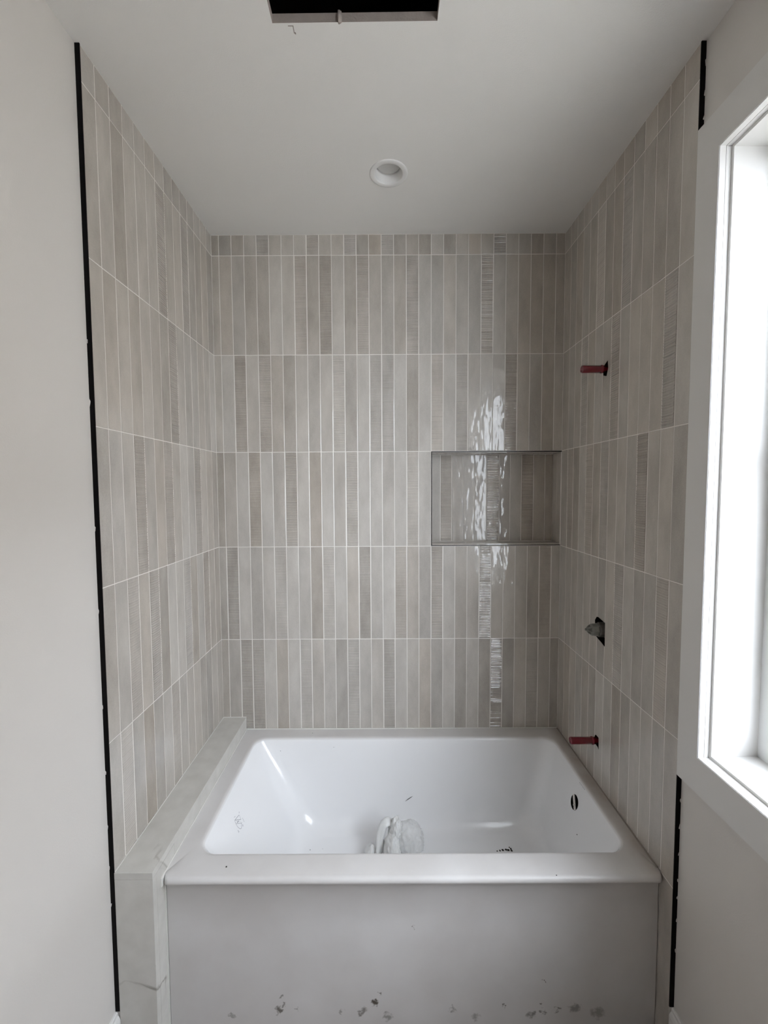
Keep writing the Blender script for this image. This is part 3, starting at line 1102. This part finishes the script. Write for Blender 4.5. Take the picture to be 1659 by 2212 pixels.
# caulk line where the tub meets the tile
child('caulk_bead', boxes((TX0, TX1, -.004, 0.0, RIM - .001, RIM + .0022)), 'caulk', tub)
child('caulk_bead', boxes((TX1 - .004, TX1 + .0015, AP + .01, -.004, RIM - .001, RIM + .0018)), 'chip', tub)

# ------------------------------------------------------------------ stone ledge beside the tub
LX0, LX1, LYF = -XW, -0.6900, -0.8295
led = empty('tub_ledge', (LX0, LYF, FZ), 'veined grey stone ledge between tiled wall and tub, wrapping down the front', 'ledge')
child('top_slab', bevel_box((LX0 + .0005, LX1, LYF, -.001, LEDGE - .020, LEDGE), .0012), 'stone', led)
child('side_slab', bevel_box((LX1 - .020, LX1 - .0005, -.704, -.001, RIM + .001, LEDGE - .0206), .0008, 1), 'stone', led)
child('front_slab', bevel_box((LX0 + .0005, LX1, LYF + .0004, -.808, FZ + .001, LEDGE - .0206), .0012), 'stone', led)
child('return_slab', boxes((LX1 - .012, LX1, -.808, AP + .06, FZ + .001, LEDGE - .0208)), 'stone', led)
child('core', boxes((LX0 + .0005, LX1 - .0215, -.807, -.002, FZ + .001, LEDGE - .021)), 'grout', led)
bm = boxes((LX1 + .0001, LX1 + .0027, -.766, -.002, FZ + .002, RIM + .0024), (LX1 + .0001, LX1 + .0027, -.788, -.766, .451, RIM + .0022))
child('caulk_bead', bm, 'caulk', led)
bm = boxes((LX0 + .0002, LX0 + .0022, -.826, -.002, LEDGE - .0005, LEDGE + .0016), (LX0 + .0022, LX1, -.0026, -.0004, LEDGE - .0005, LEDGE + .0016))
child('caulk_bead', bm, 'caulk', led)

# ------------------------------------------------------------------ recessed ceiling light
lamp = empty('recessed_light', (CAN[0], CAN[1], HC), 'round white recessed ceiling downlight, switched off', 'light')
bm = lathe(bmesh.new(), [(.0695, 0.0002), (.0690, -.002), (.066, -.0032), (.053, -.0036), (.0505, -.002), (.0495, .001)], (0, 0, 1), (CAN[0], CAN[1], HC), 48)
child('trim_ring', bm, 'lamp_white', lamp, True)
bm = lathe(bmesh.new(), [(.0496, .0), (.0445, .022), (.0435, .030), (.057, .031), (.057, .002), (.052, .0005)], (0, 0, 1), (CAN[0], CAN[1], HC), 48)
child('baffle', bm, 'lamp_white', lamp, True)
bm = lathe(bmesh.new(), [(0.044, .0295), (.03, .0285), (0, .028)], (0, 0, 1), (CAN[0], CAN[1], HC), 48)
child('lens', bm, 'lamp_lens', lamp, True)

# ------------------------------------------------------------------ pipe stubs and valve on the right wall


def pipe(z, y, x_tip, tilt, label):
    e = empty('pipe_stub', (XW, y, z), label, 'pipe', 'red pipe stubs')
    ax = Vector((-1, 0, tilt)).normalized()
    L = XW - x_tip
    c = Vector((XW, y, z))
    bm = lathe(bmesh.new(), [(.0105, -.03), (.0138, -.03), (.0138, L * .80), (.0138, L - .004), (.0128, L), (.0105, L), (.0102, L - .03), (.0102, 0.0), (0, 0)], ax, c, 28)
    child('sleeve', bm, 'red', e, True)
    bm = lathe(bmesh.new(), [(.0140, 0), (.0152, .002), (.0152, .007), (.0140, .009)], ax, c + ax * (L * .12), 28)
    child('collar', bm, 'red', e, True)
    for k in range(2):
        a = k * 2.4 + .6
    return e


pipe(2.0635, -0.377, 0.7120, 0.0, 'red plastic pipe stub high on the right tiled wall')
pipe(0.6385, -0.372, 0.6980, 0.0, 'red plastic pipe stub low on the wall above the tub rim')

val = empty('shower_valve', (XW, -0.374, 1.083), 'grey plastic-capped shower valve in a rough square tile hole', 'valve')
vc = Vector((XW + .052, -0.376, 1.079))
ax = Vector((-1, 0, .02)).normalized()
bm = lathe(bmesh.new(), [(0, 0), (.030, 0), (.030, .026), (.027, .040), (.0275, .056), (.024, .060), (0, .060)], ax, vc, 24,
           lambda a, d: 1 + .05 * math.sin(4 * a + 30 * d))
child('valve_body', bm, 'valve_dark', val, True)
bm = lathe(bmesh.new(), [(0, .056), (.0225, .057), (.0245, .066), (.022, .072), (.0225, .080), (.018, .086), (0, .087)], ax, vc, 32,
           lambda a, d: 1 + .07 * math.cos(8 * a))
child('plastic_cap', bm, 'valve', val, True)
bm = lathe(bmesh.new(), [(.010, .085), (.009, .099), (.005, .101), (.004, .108), (0, .109)], ax, vc, 16, lambda a, d: 1 + .18 * math.cos(4 * a))
for ang in (0.3, 1.35, 2.4):
    d1 = Vector((0, math.cos(ang), math.sin(ang)))
    c = vc + ax * .088
    p = [c - d1 * .019 + ax * 0, c + d1 * .019, c + d1 * .012 + ax * .010, c - d1 * .012 + ax * .010]
    n = ax.cross(d1).normalized() * .0018
    vv = [bm.verts.new(q + n) for q in p] + [bm.verts.new(q - n) for q in p]
    for f in ((0, 1, 2, 3), (4, 5, 6, 7), (0, 1, 5, 4), (1, 2, 6, 5), (2, 3, 7, 6), (3, 0, 4, 7)):
        bm.faces.new([vv[i] for i in f])
child('stem', bm, 'valve', val)

# ------------------------------------------------------------------ crumpled plastic bag in the tub


def blob(bm, c, rad, rot=(0, 0, 0), seed=0, fold=.22, freq=2.3, sub=5, floor_z=.0985):
    from mathutils import Euler
    E3 = Euler(rot).to_matrix()
    t = bmesh.new()
    bmesh.ops.create_icosphere(t, subdivisions=sub, radius=1.0)
    off = Vector((seed * 7.1, seed * 3.3, seed * 1.7))
    mp = {}
    for v in t.verts:
        d = v.co.normalized()
        k = 1.0
        k += fold * (1 - 2 * abs(noise.noise(d * freq + off))) * .6
        k += fold * .45 * (1 - 2 * abs(noise.noise(d * freq * 2.3 + off * 2)))
        k += fold * .18 * noise.noise(d * freq * 6 + off)
        p = E3 @ Vector((d.x * rad[0] * k, d.y * rad[1] * k, d.z * rad[2] * k)) + Vector(c)
        p.z = max(p.z, floor_z + .001 * (1 + noise.noise(d * 9)))
        mp[v] = bm.verts.new(p)
    for f in t.faces:
        bm.faces.new([mp[v] for v in f.verts])
    t.free()


bag = empty('plastic_bag', (0.03, -0.36, 0.0985), 'crumpled translucent white plastic bag lying in the bathtub', 'plastic bag')
bm = bmesh.new()
blob(bm, (0.002, -0.335, .150), (.034, .060, .070), (0.25, 0, 0.1), 1, .20, 1.6)
blob(bm, (0.014, -0.298, .196), (.026, .040, .068), (0.1, .12, 0), 2, .22, 1.7)
blob(bm, (0.000, -0.400, .135), (.040, .070, .040), (0, 0, 0), 9, .2, 1.8)
child('bunched_film', bm, 'film', bag, True)
# the twisted strand arching down on the left
bm = bmesh.new()
path = [Vector(p) for p in ((0.006, -.285, .205), (-.010, -.288, .238), (-.030, -.296, .238), (-.046, -.310, .205), (-.052, -.326, .165), (-.062, -.342, .134), (-.072, -.366, .114), (-.066, -.40, .108))]
rad = [.010, .014, .0165, .015, .0145, .015, .016, .010]
prev = None
from mathutils.geometry import interpolate_bezier
fine = []
for i in range(len(path) - 1):
    for k in range(5):
        t = k / 5
        p0, p1, p2, p3 = path[max(i - 1, 0)], path[i], path[i + 1], path[min(i + 2, len(path) - 1)]
        q = 0.5 * ((2 * p1) + (p2 - p0) * t + (2 * p0 - 5 * p1 + 4 * p2 - p3) * t * t + (3 * p1 - p0 - 3 * p2 + p3) * t ** 3)
        fine.append((q, rad[i] + (rad[i + 1] - rad[i]) * t))
fine.append((path[-1], .003))
for i, (p, r) in enumerate(fine):
    d = (fine[min(i + 1, len(fine) - 1)][0] - fine[max(i - 1, 0)][0]).normalized()
    u = d.cross(Vector((0, 1, .3))).normalized()
    w = d.cross(u)
    ring = []
    for k in range(20):
        a = 2 * math.pi * k / 20
        q = p + (u * math.cos(a) + w * math.sin(a)) * r * (1 + .20 * math.sin(3 * a + i * .35) + .12 * noise.noise(Vector((math.cos(a) * 2, math.sin(a) * 2, i * .35))))
        q.z = max(q.z, .099)
        ring.append(bm.verts.new(q))
    if prev:
        for k in range(20):
            bm.faces.new((prev[k], prev[(k + 1) % 20], ring[(k + 1) % 20], ring[k]))
    prev = ring
child('twisted_strand', bm, 'film', bag, True)
bm = bmesh.new()
blob(bm, (-0.090, -0.318, .128), (.021, .030, .036), (0, .3, .2), 3, .2, 1.8, 4)
child('corner_fold', bm, 'film', bag, True)
bm = bmesh.new()
blob(bm, (0.066, -0.305, .172), (.055, .052, .066), (0, .2, 0), 5, .26, 1.7)
child('clear_flap', bm, 'film_clear', bag, True)


def sliver(p0, p1, w, label):
    bm = bmesh.new()
    d = (p1 - p0).normalized()
    s = d.cross(Vector((0, 0, 1))).normalized() * w
    n = s.cross(d).normalized() * w * .8
    vv = [bm.verts.new(p) for p in (p0, p1, p0 + s * .5 + (p1 - p0) * .3, p0 - s * .5 + (p1 - p0) * .3, p0 + n + (p1 - p0) * .4,
                                    p0 + s * .6 + (p1 - p0) * .7, p0 - s * .6 + (p1 - p0) * .7, p0 + n + (p1 - p0) * .7)]
    for f in ((0, 2, 4), (0, 4, 3), (0, 3, 2), (2, 5, 7, 4), (4, 7, 6, 3), (3, 6, 5, 2), (1, 7, 5), (1, 6, 7), (1, 5, 6)):
        bm.faces.new([vv[i] for i in f])
    return tag(obj('splinter', bm, 'debris'), label, 'debris')


(pa, na), (pb, nb) = hit(875, 1731), hit(892, 1719)
sliver(pa + na * .002, pb + nb * .002, .0022, 'thin dark splinter lying against the tub side behind the plastic bag')
# dark grit low in the tub near the drain end
gr = empty('grit_pile', tuple(hit(1085, 1837)[0]), 'scatter of dark grit on the tub floor near the front rim', 'debris')
for (u, v, r) in ((1080, 1838, .004), (1086, 1837, .005), (1093, 1836, .005), (1098, 1837.5, .006), (1103, 1834, .004), (1105, 1838, .005), (1100, 1831, .003), (1074, 1839, .003)):
    p, n = hit(u, v)
    if p is None:
        continue
    bm = bmesh.new()
    bmesh.ops.create_icosphere(bm, subdivisions=1, radius=r)
    for vv in bm.verts:
        vv.co = Vector((vv.co.x * R.uniform(.7, 1.3), vv.co.y * R.uniform(.7, 1.3), vv.co.z * .5)) + p + n * r * .4
    child('grain', bm, 'debris', gr)
for (u, v, r) in ((489, 1873, .0028), (1247, 1803, .0020), (670, 1836, .0018), (697, 1834, .0012), (606, 1622, .0018), (721, 1614, .0016), (675, 1584, .0016), (1202, 1891, .0018)):
    p, n = hit(u, v)
    if p is None:
        continue
    bm = bmesh.new()
    bmesh.ops.create_icosphere(bm, subdivisions=1, radius=r)
    for vv in bm.verts:
        vv.co = Vector((vv.co.x * R.uniform(.7, 1.4), vv.co.y * R.uniform(.6, 1.2), vv.co.z * .5)) + p + n * r * .4
    child('dirt_speck', bm, 'debris', tub)
